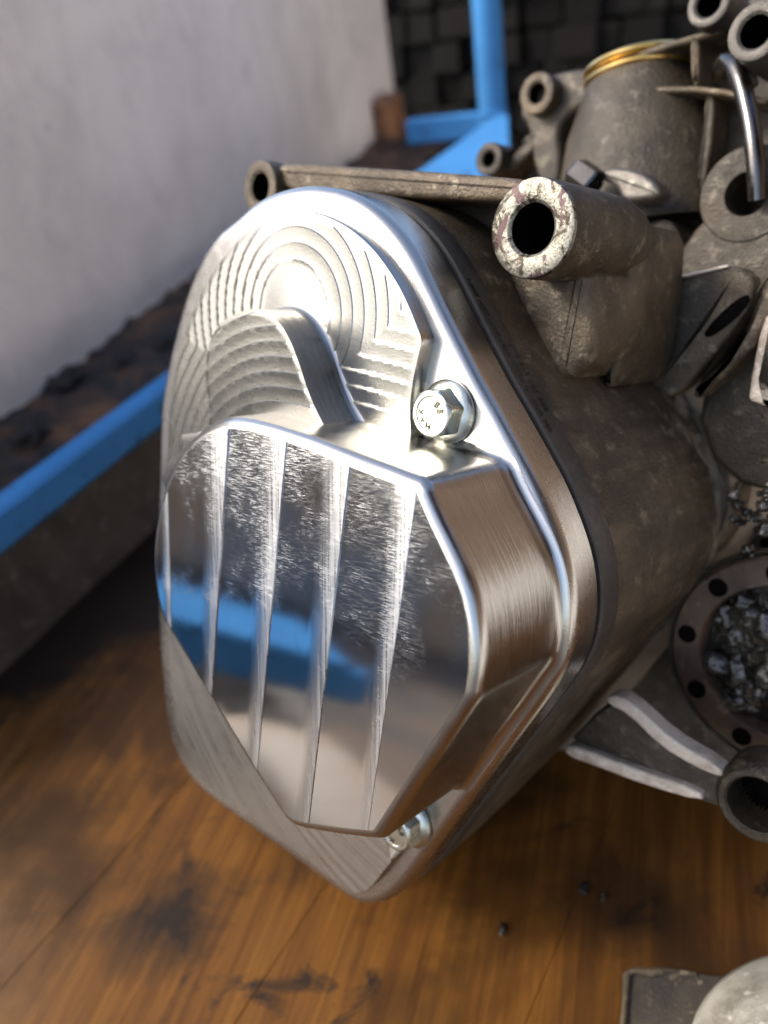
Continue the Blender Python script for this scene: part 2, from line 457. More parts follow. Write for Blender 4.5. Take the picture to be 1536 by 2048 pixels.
# stepped plateau behind the boss: tool-path terraces as level sets of the distance to the hub and to the boss
PLAT_W = 5.5
PLAT = [(574,424),(632,424),(691,450),(741,491),(780,542),(812,597),(843,676),(843,684),(827,749),(818,820),(823,862),(810,960),(800,1100),(790,1400),(765,1600),
        (770,1680),(775,1693),(782,1718),(782,1724),(767,1741),(748,1768),(729,1784),(705,1787),(671,1762),(593,1703),(515,1648),(445,1596),(407,1562),(382,1526),(359,1480),(347,1424),(338,1328),(332,1250),(330,1100),(334,960),
        (336,871),(340,807),(349,749),(362,690),(385,625),(415,560),(455,500),(510,448)]
P_plat = resample(ccw(sharp_smooth(uvs(PLAT, PLAT_W), [6, 7, 15, 17, 18], 2)), 420)
hub = puv(588, 628, PLAT_W)
top_boss = [Vector(p) for p in offset(P_face, 4)][::2]
v_lim = puv(600, 905, PLAT_W).y
def dcore(p):
    return min((p - hub).length - 12, poly_dist(p, top_boss))
def saw(x, a, soft=.064):
    f = x - math.floor(x)
    t = f / (1 - soft)
    return a * ((.35 * t + .65 * t * t) if f < 1 - soft else (1 - f) / soft)
def sstep(a, b, x): t = max(0, min(1, (x - a) / (b - a))); return t * t * (3 - 2 * t)
def h_plat(p):
    if p.y < v_lim - 45: return PLAT_W + .02
    db, dh = poly_dist(p, top_boss), (p - hub).length - 12
    e = sstep(.2, 2.2, poly_dist(p, P_plat[::5]))
    if dh < db:
        d = (p - hub).normalized(); a = (.34 - .14 * sstep(.3, -.5, d.x)) * (1 - .25 * sstep(.35, .9, d.x))
        return PLAT_W + e * sstep(2, 6, dh) * saw(dh / 4.7, a) + .5 * sstep(6, -12, dh)
    return PLAT_W + e * saw(db / 4.7, .20)
def keep_plat(q): return .75 if q.y > v_lim - 45 else 6
mb = MB().loft([at_w(offset(P_plat, .25), -.3), at_w(offset(P_plat, .25), PLAT_W - .35), [Vector((p.x, p.y, h_plat(p))) for p in P_plat]], False, False)
plat = mb.build('stepped_plateau', M_wall, cover, 40, True)
ST = 4.7; SOFT = .30
extra = []
for k in range(1, 12):
    for d in (k * ST - SOFT, k * ST):
        r = d + 12; m = int(2 * math.pi * r / .7); ch = []
        for i in range(m + 1):
            q = hub + Vector((math.cos(2 * math.pi * i / m), math.sin(2 * math.pi * i / m))) * r
            ch.append(q if q.y > v_lim - 45 and d < poly_dist(q, top_boss) - .1 else None)
        extra.append(ch)
        C = offset([Vector(p) for p in P_face], 4 + d); C = resample(C, int(sum((a - b).length for a, b in zip(C, C[1:] + C[:1])) / .7))
        extra.append([q if q.y > v_lim - 45 and d <= (q - hub).length - 12.1 and abs(poly_dist(q, top_boss) - d) < .7 else None for q in C])
vs, fs = fill(P_plat, .75, h_plat, keep_plat, extra=extra)
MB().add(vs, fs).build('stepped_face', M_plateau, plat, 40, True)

WEDGE = [(490,620),(516,617),(540,627),(559,644),(579,676),(598,725),(614,777),(636,829),(665,880),(640,960),(500,960),(425,900),(416,841),(418,815),(417,800),(411,766),(410,732),(417,689),(432,655),(455,635)]
WW = 20.0
P_wedge = resample(ccw(chaikin(uvs(WEDGE, WW), 2)), 240)
face_seg = [p for p in P_face][::3]
def h_wedge(p): return WW + sstep(.1, 1.6, poly_dist(p, P_wedge[::4])) * saw(poly_dist(p, face_seg) / 4.4 + .3, .36)
rings = []
for k in range(6):
    a = math.pi / 2 * k / 5
    rings.append(at_w(offset(P_wedge, 3.0 * (1 - math.sin(a))), PLAT_W - .3 + 3.0 * (1 - math.cos(a))))
rings += [at_w(P_wedge, WW - .3), [Vector((p.x, p.y, h_wedge(p))) for p in P_wedge]]
blk = MB().loft(rings, False, False).build('stepped_block', M_wall, cover, 40, True)
extra = []
for k in range(1, 14):
    for d in ((k - .3) * 4.4 - .28, (k - .3) * 4.4):
        if d <= 0: continue
        C = offset([Vector(p) for p in P_face], d); C = resample(C, int(sum((a - b).length for a, b in zip(C, C[1:] + C[:1])) / .7))
        extra.append([q if abs(poly_dist(q, face_seg) - d) < .25 else None for q in C])
vs, fs = fill(P_wedge, .75, h_wedge, extra=extra)
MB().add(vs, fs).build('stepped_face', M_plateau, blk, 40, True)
LEDGE = [(362,868),(402,862),(440,880),(420,960),(380,1040),(335,985),(320,957),(336,925)]
prism('side_ledge', resample(ccw(uvs(LEDGE, 25)), 64), 3, 25, M_wall, cover, .6)

# ------------------------------------------------------------------ bolts
def text_mesh(txt, size, depth, name, mat, parent, origin, xdir, ydir, local=True, spacing=1.0):
    cu = bpy.data.curves.new(name, 'FONT'); cu.body = txt; cu.size = size; cu.extrude = depth; cu.align_x = 'CENTER'; cu.align_y = 'CENTER'; cu.resolution_u = 2
    cu.space_character = spacing
    to = bpy.data.objects.new(name, cu); COL.objects.link(to)
    dg = bpy.context.evaluated_depsgraph_get(); me = bpy.data.meshes.new_from_object(to.evaluated_get(dg))
    bpy.data.objects.remove(to); bpy.data.curves.remove(cu)
    xd, yd = Vector(xdir).normalized(), Vector(ydir); yd = (yd - xd * yd.dot(xd)).normalized(); zd = xd.cross(yd)
    for v in me.vertices: v.co = (Vector(origin) + xd * v.co.x + yd * v.co.y + zd * v.co.z) * S
    me.materials.append(mat)
    o = bpy.data.objects.new(name, me); COL.objects.link(o)
    if parent: o.parent = parent
    return o
M_mark = cast_mat('bolt_mark_shadow', (.05, .05, .03), (.14, .14, .09), (.3, .3, .22), .4, .6, .8, .4)
def bolt(px, py, label, rot):
    c = puv(px, py, 0)
    b = plate_thing('flange_bolt', label, 'bolt', 'flange bolts holding the milled cover', (c.x, c.y, 0))
    MB().lathe((0, 0, 0), (0, 0, 1), [(8.2, .02), (8.9, .5), (9.0, 1.3), (8.6, 1.9), (7.2, 2.7), (6.4, 3.0), (6.2, 2.0)], 56).build('flange', M_zinc, b, 30, True)
    hexr = lambda r, w, ch=0: [Vector((r * math.cos(q), r * math.sin(q), w)) for q in [rot + math.pi / 3 * k for k in range(6)]]
    # hexagon with chamfered corners running into a round top
    n = 48; rings = []
    def hx(q): q = (q - rot) % (math.pi / 3) - math.pi / 6; return 6.35 / math.cos(q)
    for w, lim in ((2.2, 9), (7.2, 9), (8.0, 6.9), (8.5, 6.35), (8.75, 5.9)):
        rings.append([Vector((min(hx(2 * math.pi * k / n), lim) * math.cos(2 * math.pi * k / n), min(hx(2 * math.pi * k / n), lim) * math.sin(2 * math.pi * k / n), w)) for k in range(n)])
    rings.append([Vector((4.9 * math.cos(2 * math.pi * k / n), 4.9 * math.sin(2 * math.pi * k / n), 8.72)) for k in range(n)])
    rings.append([Vector((4.6 * math.cos(2 * math.pi * k / n), 4.6 * math.sin(2 * math.pi * k / n), 8.45)) for k in range(n)])
    hd = MB().loft(rings).build('head', M_zinc, b, 28, True)
    # raised grade marks and maker letters round the head
    for txt, ang, sz in (('8', .85, 2.7), ('.', .55, 2.7), ('8', .25, 2.7), ('K', 3.0, 2.3), ('A', 3.75, 2.3), ('M', 4.45, 2.3)):
        d = Vector((math.cos(ang), math.sin(ang), 0)); t = Vector((math.sin(ang), -math.cos(ang), 0))
        text_mesh(txt, sz, .22, 'head_mark', M_mark, hd, d * 3.3 + Vector((0, 0, 8.5)), t, d)
    return b
bolt(899, 823, 'zinc plated flange bolt in the notch above the raised face of the milled cover', .2)
bolt(822, 1640, 'lower zinc plated flange bolt, half hidden behind the bottom corner of the raised face', .5)

# ------------------------------------------------------------------ seal between cover and housing, with moulded lettering
seal = plate_thing('rubber_seal', 'black rubber seal with moulded lettering between the milled cover and the grimy casting', 'seal')
MB().loft([at_w(offset(P_out, -1.2), -16.5), at_w(offset(P_out, -1.2), -13.9)], False, False).build('gap_shade_strip', M_black, seal, 40, True)  # black strip paints the shade of the gap behind the cover
P_seal = offset(P_out, .4)
MB().loft([at_w(offset(P_seal, -1.5), -27.5), at_w(offset(P_seal, -.6), -27), at_w(P_seal, -26.2), at_w(P_seal, -17.2), at_w(offset(P_seal, -.6), -16.5), at_w(offset(P_seal, -4), -16.4)], False, False).build('seal_body', M_rubber, seal, 40, True)
M_letter = cast_mat('rubber_lettering', (.004, .004, .004), (.010, .009, .008), (.02, .02, .018), .4, .7, 0, .35)
def nearest_on(P, p):
    i = min(range(len(P)), key=lambda k: (P[k] - p).length); return i
pa = P_seal[nearest_on(P_seal, puv(1058, 905, -20))]; pb = P_seal[nearest_on(P_seal, puv(905, 600, -20))]
tdir = (pb - pa).normalized(); nout = Vector((tdir.y, -tdir.x))
if nout.dot(pa - puv(600, 1000, -20)) < 0: nout = -nout
for txt, w, s0, sz in (('000 CORCO 02520 GERMANY DBH 204N', -19.6, .52, 2.9), ('080 301 218 A  1', -23.6, .36, 3.3)):
    m = pa.lerp(pb, s0) + nout * .12
    # seat the lettering on the seal's straight flank
    text_mesh(txt, sz, .08, 'part_number', M_letter, seal, (m.x, m.y, w), (tdir.x, tdir.y, 0), (0, 0, 1), True, 1.0)

# ------------------------------------------------------------------ gearbox
gb = plate_thing('gearbox_housing', 'grimy brown cast aluminium gearbox casing with bolt bosses behind the milled cover', 'gearbox', None, (0, 0, -27))
def G(o):      # parts are drawn in the cover's frame, so shift them under the housing's own origin
    for v in o.data.vertices: v.co.z += .027
    return o
cen = puv(800, 1080, -60)
def scaled(P, s, sh=(0, 0)): return [cen + (p - cen) * s + Vector(sh) for p in P]
rings = [at_w(offset(P_out, -.6), -27), at_w(offset(P_out, .2), -29), at_w(scaled(P_out, 1.0), -45), at_w(scaled(P_out, .985, (1, 2)), -75),
         at_w(scaled(P_out, .965, (2, 4)), -105), at_w(scaled(P_out, .97, (2, 6)), -125), at_w(scaled(P_out, 1.02, (4, 6)), -140), at_w(scaled(P_out, 1.06, (4, 6)), -150), at_w(scaled(P_out, 1.06, (4, 6)), -170)]
def body_mat():
    m = M_cast.copy(); m.name = 'scuffed_casing'; ns, ls = m.node_tree.nodes, m.node_tree.links; p = ns['Principled BSDF']
    src = p.inputs['Base Color'].links[0].from_socket
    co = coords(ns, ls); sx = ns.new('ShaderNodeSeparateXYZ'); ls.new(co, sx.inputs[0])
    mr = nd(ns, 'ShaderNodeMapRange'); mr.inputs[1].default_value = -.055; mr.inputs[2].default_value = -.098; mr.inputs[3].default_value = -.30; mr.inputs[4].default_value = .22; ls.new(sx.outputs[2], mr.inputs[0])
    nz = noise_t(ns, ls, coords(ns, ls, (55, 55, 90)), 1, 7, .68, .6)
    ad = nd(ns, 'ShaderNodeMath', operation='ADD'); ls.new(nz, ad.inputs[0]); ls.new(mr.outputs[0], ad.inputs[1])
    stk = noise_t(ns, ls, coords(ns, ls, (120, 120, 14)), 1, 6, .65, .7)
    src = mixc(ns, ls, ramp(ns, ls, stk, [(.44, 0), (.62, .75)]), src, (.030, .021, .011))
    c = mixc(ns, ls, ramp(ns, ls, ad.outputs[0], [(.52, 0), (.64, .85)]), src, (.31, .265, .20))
    ls.new(c, p.inputs['Base Color']); return m
G(MB().loft(rings).build('casing_body', body_mat(), gb, 50, True))
def boss_tube(px, py, w, ro, ri, length, mat, face_mat, round_back=True, name='boss_tube', depth=None):
    c = puv(px, py, w); c = Vector((c.x, c.y, w))
    prof = [(ri, -.9), (ri + .8, -.1), (ri + 1.1, 0), (ro - 1.0, 0), (ro - .3, -.3), (ro, -1.2)]
    dn = depth or length * .9
    outer = [(ro + .2, -length * .6)]
    if round_back: outer += [(ro * 1.02, -length * .75), (ro * .9, -length * .9), (ro * .55, -length), (.1, -length * 1.02)]
    else: outer += [(ro, -length), (.1, -length)]
    o = G(MB().lathe(c, (0, 0, 1), [(ro, -1.2)] + outer, 56, False, False, True).build(name, mat, gb, 40, True))
    mb = MB(); mb.lathe(c, (0, 0, 1), prof, 56); mb.f = [f for f in mb.f if len(f) == 4]
    f = mb.build('machined_face', face_mat, o, 30, True); G(f)
    mb = MB(); mb.lathe(c, (0, 0, 1), [(ri, -.9), (ri * .97, -dn), (.05, -dn)], 40); mb.f = [f for f in mb.f if len(f) == 4]
    g = mb.build('bore_shade', M_boreshade, o, 30, True); G(g)
    return o
def bossface():
    m, ns, ls, p = M('corroded_boss_face')
    co = coords(ns, ls)
    a = noise_t(ns, ls, co, 210, 6, .7, .6); b = noise_t(ns, ls, co, 95, 4, .6, .8); g = noise_t(ns, ls, co, 1500, 3, .7)
    c = mixc(ns, ls, ramp(ns, ls, g, [(.36, 0), (.6, 1)]), (.08, .075, .058), (.23, .22, .18))
    c = mixc(ns, ls, ramp(ns, ls, a, [(.50, 0), (.57, 1)]), c, (.030, .023, .016))
    c = mixc(ns, ls, ramp(ns, ls, b, [(.585, 0), (.61, 1)]), c, (.055, .034, .034))
    ls.new(c, p.inputs['Base Color']); p.inputs['Metallic'].default_value = .75; p.inputs['Roughness'].default_value = .42
    ls.new(bump(ns, ls, g, .5, .0003), p.inputs['Normal']); return m
M_bface = bossface()
boss_tube(1062, 457, -24, 13.6, 6.9, 58, M_cast, M_bface)
boss_tube(518, 374, -26, 9.6, 5.0, 40, M_cast, M_cast)
# web between the two bosses
def gp(name, pts, w, depth, mat, r=1.5, n=80, k=1, corners=None, foot=0):
    P = resample(ccw(chaikin(uvs(pts, w), k) if k else uvs(pts, w)), n)
    return G(prism(name, P, w - depth, w, mat, gb, r, foot))
gp('top_web', [(535,321),(700,332),(900,345),(1080,360),(1060,400),(990,402),(880,398),(700,388),(560,384)], -30, 34, M_cast, 2.0, 120)
gp('web_rib', [(766,375),(800,378),(802,470),(770,470)], -32, 20, M_cast, 1.5)
gp('web_back', [(560,350),(1080,380),(1130,640),(900,560),(740,440),(560,420)], -56, 10, M_rear, 1.5)
gp('boss_pillar', [(1000,500),(1100,520),(1186,520),(1192,640),(1182,715),(1130,770),(1062,740),(1030,640)], -44, 50, M_cast, 4, 140, 1)
gp('pillar_rib', [(1215,440),(1268,440),(1264,560),(1246,700),(1228,765),(1208,780),(1218,640)], -66, 40, M_cast, 1.6, 100, 1)
gp('pillar_web', [(1150,500),(1250,480),(1240,700),(1200,800),(1150,780)], -78, 20, M_rear, 1.0, 80, 1)

# rear casing, dome with brass ring, bosses, ribs, lugs
gp('rear_casing', [(1085,400),(1062,300),(1060,235),(1110,165),(1200,138),(1330,100),(1400,60),(1460,10),(1560,-60),(1900,-60),(1900,1000),(1480,1000),(1350,900),(1250,700),(1150,520)], -168, 60, M_rear, 8, 180, 2)
# dome
dc = puv(1270, 420, -160); dtop = puv(1262, 125, -160)
ax = (dtop - dc); L = ax.length; ax3 = Vector((ax.x, ax.y, 0)).normalized()
dcv = Vector((dc.x, dc.y, -168))
dome = G(MB().lathe(dcv, ax3, [(37, -8), (36, 0), (34.5, L * .3), (31, L * .55), (26, L * .76), (22.5, L * .9), (21, L * .96), (.1, L * .96)], 64).build('dome', M_rear, gb, 50, True))
def brass():
    m, ns, ls, p = M('brass'); co = coords(ns, ls); a = noise_t(ns, ls, co, 90, 4, .6)
    ls.new(mixc(ns, ls, ramp(ns, ls, a, [(.35, 0), (.65, 1)]), (.52, .33, .09), (.78, .56, .22)), p.inputs['Base Color'])
    p.inputs['Metallic'].default_value = 1; p.inputs['Roughness'].default_value = .28; return m
M_brass = brass()
mb = MB()
for h in (.93, 1.0):
    mb.lathe(dcv + ax3 * (L * h), ax3, [(21.5 + 1.7 * math.cos(q), 1.7 * math.sin(q)) for q in [2 * math.pi * k / 10 for k in range(10)]], 64, True)
G(mb.build('brass_ring', M_brass, gb, 40, True))
boss_tube(1072, 186, -150, 8.6, 4.2, 26, M_rear, M_cast, False)
boss_tube(976, 318, -150, 7.4, 3.4, 26, M_rear, M_rear, False)
boss_tube(1416, 6, -140, 7.8, 4.3, 34, M_lug, M_lug, False)
boss_tube(1510, 62, -120, 9.0, 5.0, 34, M_lug, M_lug, False)
gp('lug_web', [(1030,225),(1075,150),(1200,128),(1195,200),(1110,240),(1125,330),(1100,420),(1062,330),(1058,255)], -158, 16, M_rear, 3, 100, 2)
gp('lug_web', [(950,340),(1000,330),(1070,250),(1085,280),(1010,355)], -158, 12, M_rear, 2, 60, 1)
gp('long_rib', [(1240,118),(1300,92),(1440,52),(1445,66),(1300,108),(1240,132)], -148, 20, M_cast, 1.5, 80, 1)
gp('upright_rib', [(1378,70),(1398,66),(1398,172),(1382,172)], -148, 20, M_cast, 1.5, 60, 1)
gp('lip', [(1296,172),(1420,170),(1536,196),(1536,212),(1420,184),(1300,186)], -146, 22, M_cast, 1.5, 80, 1)
gp('lip_rib', [(1408,180),(1432,180),(1420,330),(1390,420),(1384,400),(1404,320)], -150, 16, M_rear, 1.5, 80, 1)
gp('lip_shade_slab', [(1306,188),(1404,190),(1400,216),(1330,212)], -159, 8, M_boreshade, .5, 50, 1)  # black slab paints the shade of the slot under the lip
# eye plate with hole at the right edge
c = puv(1492, 388, -132)
mb = MB(); mb.lathe((c.x, c.y, -132), (0, 0, 1), [(7.4, -6), (7.4, -.3), (7.7, 0), (15.9, 0), (16.4, -.5), (16.4, -6), (15, -30), (7.4, -30)], 56, True)
G(mb.build('lifting_eye', M_rear, gb, 40, True))
gp('eye_backing', [(1345,520),(1400,440),(1440,425),(1470,440),(1510,445),(1600,440),(1600,600),(1460,600),(1300,640),(1330,560)], -132.6, 14, M_rear, 3, 120, 1)
boss_tube(1316, 482, -140, 8.2, 2.6, 24, M_rear, M_rear, False)
gp('screw_dowel', [(1308,470),(1322,470),(1322,486),(1308,486)], -138, 5, M_cast, 1, 30, 2)
gp('pale_lug', [(1245,520),(1290,520),(1330,560),(1330,600),(1245,590)], -146, 10, M_cleanc, 2, 60, 2)
# gusset plate with its thin bright top edge, slotted strip, right-hand bracket
gp('gusset_plate', [(1236,590),(1260,577),(1350,555),(1455,531),(1490,536),(1500,560),(1440,650),(1330,760),(1270,770),(1235,730)], -112, 8, M_rear, 1.0, 140, 1)
gp('gusset_lip', [(1248,582),(1350,553),(1455,529),(1458,534),(1350,559),(1250,588)], -111, 12, M_worn, .6, 80, 0)
slot = [(1405,672),(1418,650),(1455,612),(1490,588),(1500,592),(1492,616),(1460,648),(1420,676)]
strip = [(1455,536),(1500,545),(1512,575),(1490,640),(1420,720),(1360,790),(1300,800),(1290,775),(1350,710),(1420,620)]
gp('slotted_strip', strip, -106, 8, M_cast, 2, 120, 1)
gp('slot_shade_patch', slot, -105.6, 1, M_boreshade, .2, 60, 2)  # flat black patch paints the shade in the slot
gp('edge_rib', [(1525,540),(1560,540),(1560,640),(1400,800),(1375,790),(1470,690)], -98, 14, M_cast, 3, 100, 1)
gp('bracket_rib', [(1522,640),(1545,620),(1560,640),(1520,800),(1600,812),(1600,830),(1500,806),(1494,790)], -92, 16, M_worn, 2, 100, 1)
gp('bracket_web', [(1380,800),(1500,660),(1600,600),(1600,1000),(1440,960)], -112, 12, M_rear, 3, 90, 1)
# neck rib at the foot of the casing, running to the dark flange
gp('foot_rib', [(1470,948),(1500,936),(1600,920),(1600,938),(1505,952),(1475,962)], -118, 16, M_worn, 1.5, 60, 1)
gp('neck_rib', [(1466,962),(1484,965),(1462,1060),(1420,1120),(1380,1165),(1330,1215),(1240,1290),(1232,1276),(1320,1195),(1385,1120),(1440,1060)], -112, 14, M_cast, 2.5, 120, 2)
gp('lower_shell', [(1180,1230),(1330,1210),(1400,1120),(1600,1020),(1600,1700),(1420,1560),(1330,1500),(1240,1420),(1200,1350)], -135, 50, M_rear, 6, 120, 1)

# support arm with two pale ribs and an eye
arm = [(1130,1492),(1160,1495),(1260,1535),(1400,1582),(1405,1606),(1290,1572),(1200,1537),(1130,1512)]
gp('arm_rib', arm, -66, 7, M_worn, 1.1, 100, 1)
gp('arm_rib', [(1212,1392),(1240,1392),(1275,1416),(1340,1478),(1440,1535),(1448,1560),(1390,1536),(1320,1494),(1255,1428),(1215,1410)], -67, 7, M_worn, 1.1, 100, 1)
gp('arm_web', [(1120,1500),(1215,1400),(1270,1420),(1330,1490),(1450,1545),(1450,1620),(1390,1600)], -69.5, 9, M_rear, 1.5, 100, 1)
c = puv(1512, 1612, -66)
mb = MB(); mb.lathe((c.x, c.y, -66), (0, 0, 1), [(9.2, -16), (9.2, -.8), (9.9, 0), (11.6, -.1), (13.0, -1.6), (13.6, -5), (13.6, -16)], 56, True)
G(mb.build('arm_eye', M_rear, gb, 40, True))
mb = MB(); mb.lathe((c.x, c.y, -70), (0, 0, 1), [(9.3, 0), (9.2, -12), (.05, -12)], 40); mb.f = [f for f in mb.f if len(f) == 4]
G(mb.build('arm_bore_shade', M_boreshade, gb, 30, True))

# ------------------------------------------------------------------ greasy drive flange at the right
def wet():
    m, ns, ls, p = M('wet_black_grease'); co = coords(ns, ls)
    a = noise_t(ns, ls, co, 70, 4, .6)
    ls.new(mixc(ns, ls, ramp(ns, ls, a, [(.35, 0), (.7, 1)]), (.012, .011, .008), (.060, .054, .040)), p.inputs['Base Color'])
    p.inputs['Roughness'].default_value = .10; p.inputs['Metallic'].default_value = .35; p.inputs['Coat Weight'].default_value = .6; p.inputs['Coat Roughness'].default_value = .04
    ls.new(bump(ns, ls, noise_t(ns, ls, co, 330, 3, .55), .9, .0022), p.inputs['Normal']); return m
M_wet = wet()
M_rust = cast_mat('rusty_flange', (.035, .024, .016), (.10, .062, .040), (.16, .12, .09), .4, .65, .3, .40)
fc = puv(1560, 1330, -108)
fl = plate_thing('drive_flange', 'round oily drive flange with bolt holes at the right edge of the gearbox', 'flange', None, (fc.x, fc.y, -108))
MB().lathe((0, 0, 0), (0, 0, 1), [(28, -14), (28, -1), (28.8, 0), (37.8, 0), (39, -1.2), (39, -4), (37, -14)], 72, True).build('flange_ring', M_rust, fl, 40, True)
mb = MB(); mb.lathe((0, 0, 0), (0, 0, 1), [(39.2, -3), (40.6, -1.6), (41.2, -3.2), (40.8, -8), (39.2, -8)], 72, True); mb.build('flange_rim', M_rear, fl, 40, True)
for q in (2.35, 3.05, 3.72, 4.4, 1.7):
    MB().lathe((33.2 * math.cos(q), 33.2 * math.sin(q), .15), (0, 0, 1), [(3.6, -.6), (3.5, 0), (.05, .02)], 24).build('hole_shade_disc', M_boreshade, fl, 30, True)  # flat black discs paint the shade inside the bolt holes
mb = MB(); mb.lathe((0, 0, -9), (0, 0, 1), [(28.3, 0), (24, 1.5), (17, 4), (9, 5), (.1, 6)], 48); mb.build('flange_core', M_wet, fl, 50, True)
mb = MB()
for i in range(34):
    q = random.uniform(0, 6.28); r = 26.5 * math.sqrt(random.random())
    mb.blob((r * math.cos(q), r * math.sin(q), -4 + random.uniform(-1, 3) - r * .1), random.uniform(3.5, 8), random.uniform(3, 7), random.uniform(2.5, 4.5), i, .22, 14)
tag(mb.build('grease', M_wet, fl, 60, True), kind='stuff')
gc = puv(1520, 1010, -108)
mb = MB(); 
for i in range(46):
    mb.blob((gc.x + random.gauss(2, 4.5), gc.y + random.gauss(0, 6.5), -108 + random.uniform(-4, 4)), random.uniform(1, 2.6), random.uniform(1, 2.6), random.uniform(1, 2), i + 100, .3, 6)
o = mb.build('grease_lump', M_wet, gb, 60, True); G(o); o['kind'] = 'stuff'

# ------------------------------------------------------------------ pipe and clamp resting on the rear casing
M_steel = metal('dull_steel', (.11, .105, .10), .24, None, 0, 800, .2, .2, .2)
p0 = puv(1447, 112, -138)
pp = plate_thing('bent_pipe', 'dark bent metal pipe rising beside the eye lug at the right edge', 'pipe', None, (p0.x, p0.y, -138))
path = []
for (x, y, w) in ((1440,150,-150),(1446,122,-140),(1462,120,-134),(1478,150,-131),(1492,200,-129),(1504,260,-127),(1512,330,-126),(1514,400,-128)):
    q = puv(x, y, w); path.append(Vector((q.x - p0.x, q.y - p0.y, w + 138)))
P3 = chaikin(path, 2, False)
MB().tube(P3, 3.1, 18).build('pipe', M_steel, pp, 60, True)
s0 = [puv(1498, 175, -142), puv(1488, 110, -142)]
MB().tube([(s0[0].x - p0.x, s0[0].y - p0.y, -4), (s0[1].x - p0.x, s0[1].y - p0.y, -4)], 3.2, 16).build('pipe_stub', M_cleanc, pp, 40, True)
k0 = puv(1225, 365, -120)
cl = plate_thing('hose_clamp', 'pale bent metal clip with a nut behind the large bolt boss', 'clip', None, (k0.x, k0.y, -120))
def loc(px, py, w): q = puv(px, py, w); return Vector((q.x - k0.x, q.y - k0.y, w + 120))
a, b = loc(1150, 345, -118), loc(1188, 372, -118)
MB().lathe((a + b) / 2, (b - a), [(5.6, -5.5), (6.2, -4.5), (6.2, 4.5), (5.6, 5.5)], 6).build('nut', M_steel, cl, 20, True)
P = [Vector((q.x, q.y)) for q in [loc(x, y, -120) for x, y in ((1196,345),(1222,332),(1280,340),(1318,372),(1320,396),(1262,404),(1244,402),(1232,372),(1205,362))]]
prism('clip', resample(ccw(chaikin(P, 2)), 90), -10, 0, M_cleanc, cl, 2.2)

# ------------------------------------------------------------------ wooden bench top
BZ = 724.0
def wood(dirr):
    m, ns, ls, p = M('stained_plywood')
    co = coords(ns, ls, (1, 1, 1))
    gr = coords(ns, ls, (150, 7, 40), (0, 0, dirr))
    g = noise_t(ns, ls, gr, 1, 6, .65, .8); g2 = noise_t(ns, ls, coords(ns, ls, (900, 22, 100), (0, 0, dirr)), 1, 4, .7)
    a = noise_t(ns, ls, co, 9, 6, .62, .6); b = noise_t(ns, ls, co, 26, 6, .68, .8)
    c = mixc(ns, ls, ramp(ns, ls, g, [(.3, 0), (.7, 1)]), (.055, .019, .0028), (.170, .070, .0095))
    c = mixc(ns, ls, ramp(ns, ls, g2, [(.38, 0), (.62, 1)]), mixc(ns, ls, .35, c, (.05, .023, .008)), c)
    c = mixc(ns, ls, ramp(ns, ls, a, [(.44, 0), (.60, .85)]), c, (.026, .0125, .0045))
    c = mixc(ns, ls, ramp(ns, ls, b, [(.60, 0), (.68, .9)]), c, (.010, .008, .006))
    at = ns.new('ShaderNodeAttribute'); at.attribute_name = 'oil'  # carries real oil stains and painted bench shadow together
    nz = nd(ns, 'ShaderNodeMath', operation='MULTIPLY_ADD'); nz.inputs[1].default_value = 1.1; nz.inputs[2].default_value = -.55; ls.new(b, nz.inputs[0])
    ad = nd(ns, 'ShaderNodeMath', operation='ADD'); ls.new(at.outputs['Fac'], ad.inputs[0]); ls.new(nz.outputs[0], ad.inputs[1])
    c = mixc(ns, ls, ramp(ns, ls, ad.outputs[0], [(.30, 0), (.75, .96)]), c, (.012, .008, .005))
    du = ns.new('ShaderNodeAttribute'); du.attribute_name = 'sheen_pale'  # brightness painted into out-of-view planks for the cover to mirror
    dz = nd(ns, 'ShaderNodeMath', operation='MULTIPLY'); ls.new(du.outputs['Fac'], dz.inputs[0]); ls.new(ramp(ns, ls, a, [(.3, .75), (.7, .25)]), dz.inputs[1])
    c = mixc(ns, ls, dz.outputs[0], c, (.155, .092, .045))
    ls.new(c, p.inputs['Base Color'])
    ls.new(ramp(ns, ls, a, [(.35, .6), (.65, .34)]), p.inputs['Roughness'])
    p.inputs['Specular IOR Level'].default_value = .14
    ls.new(bump(ns, ls, g2, .25, .0006), p.inputs['Normal']); return m
GD = Vector((.249, .968, 0)).normalized(); GP = Vector((GD.y, -GD.x, 0))
M_boreshade.node_tree.nodes['Principled BSDF'].inputs['Specular IOR Level'].default_value = .02
M_wood = wood(math.atan2(GD.x, GD.y))
bench = thing('workbench', 'stained orange brown wooden bench top the gearbox lies over', 'bench', (0, 200, BZ))
j1 = on_z(150, 1810, BZ).dot(GP); j2 = on_z(510, 1985, BZ).dot(GP)
wd = j2 - j1
edges = [j1 + wd * k for k in range(-4, 9)]
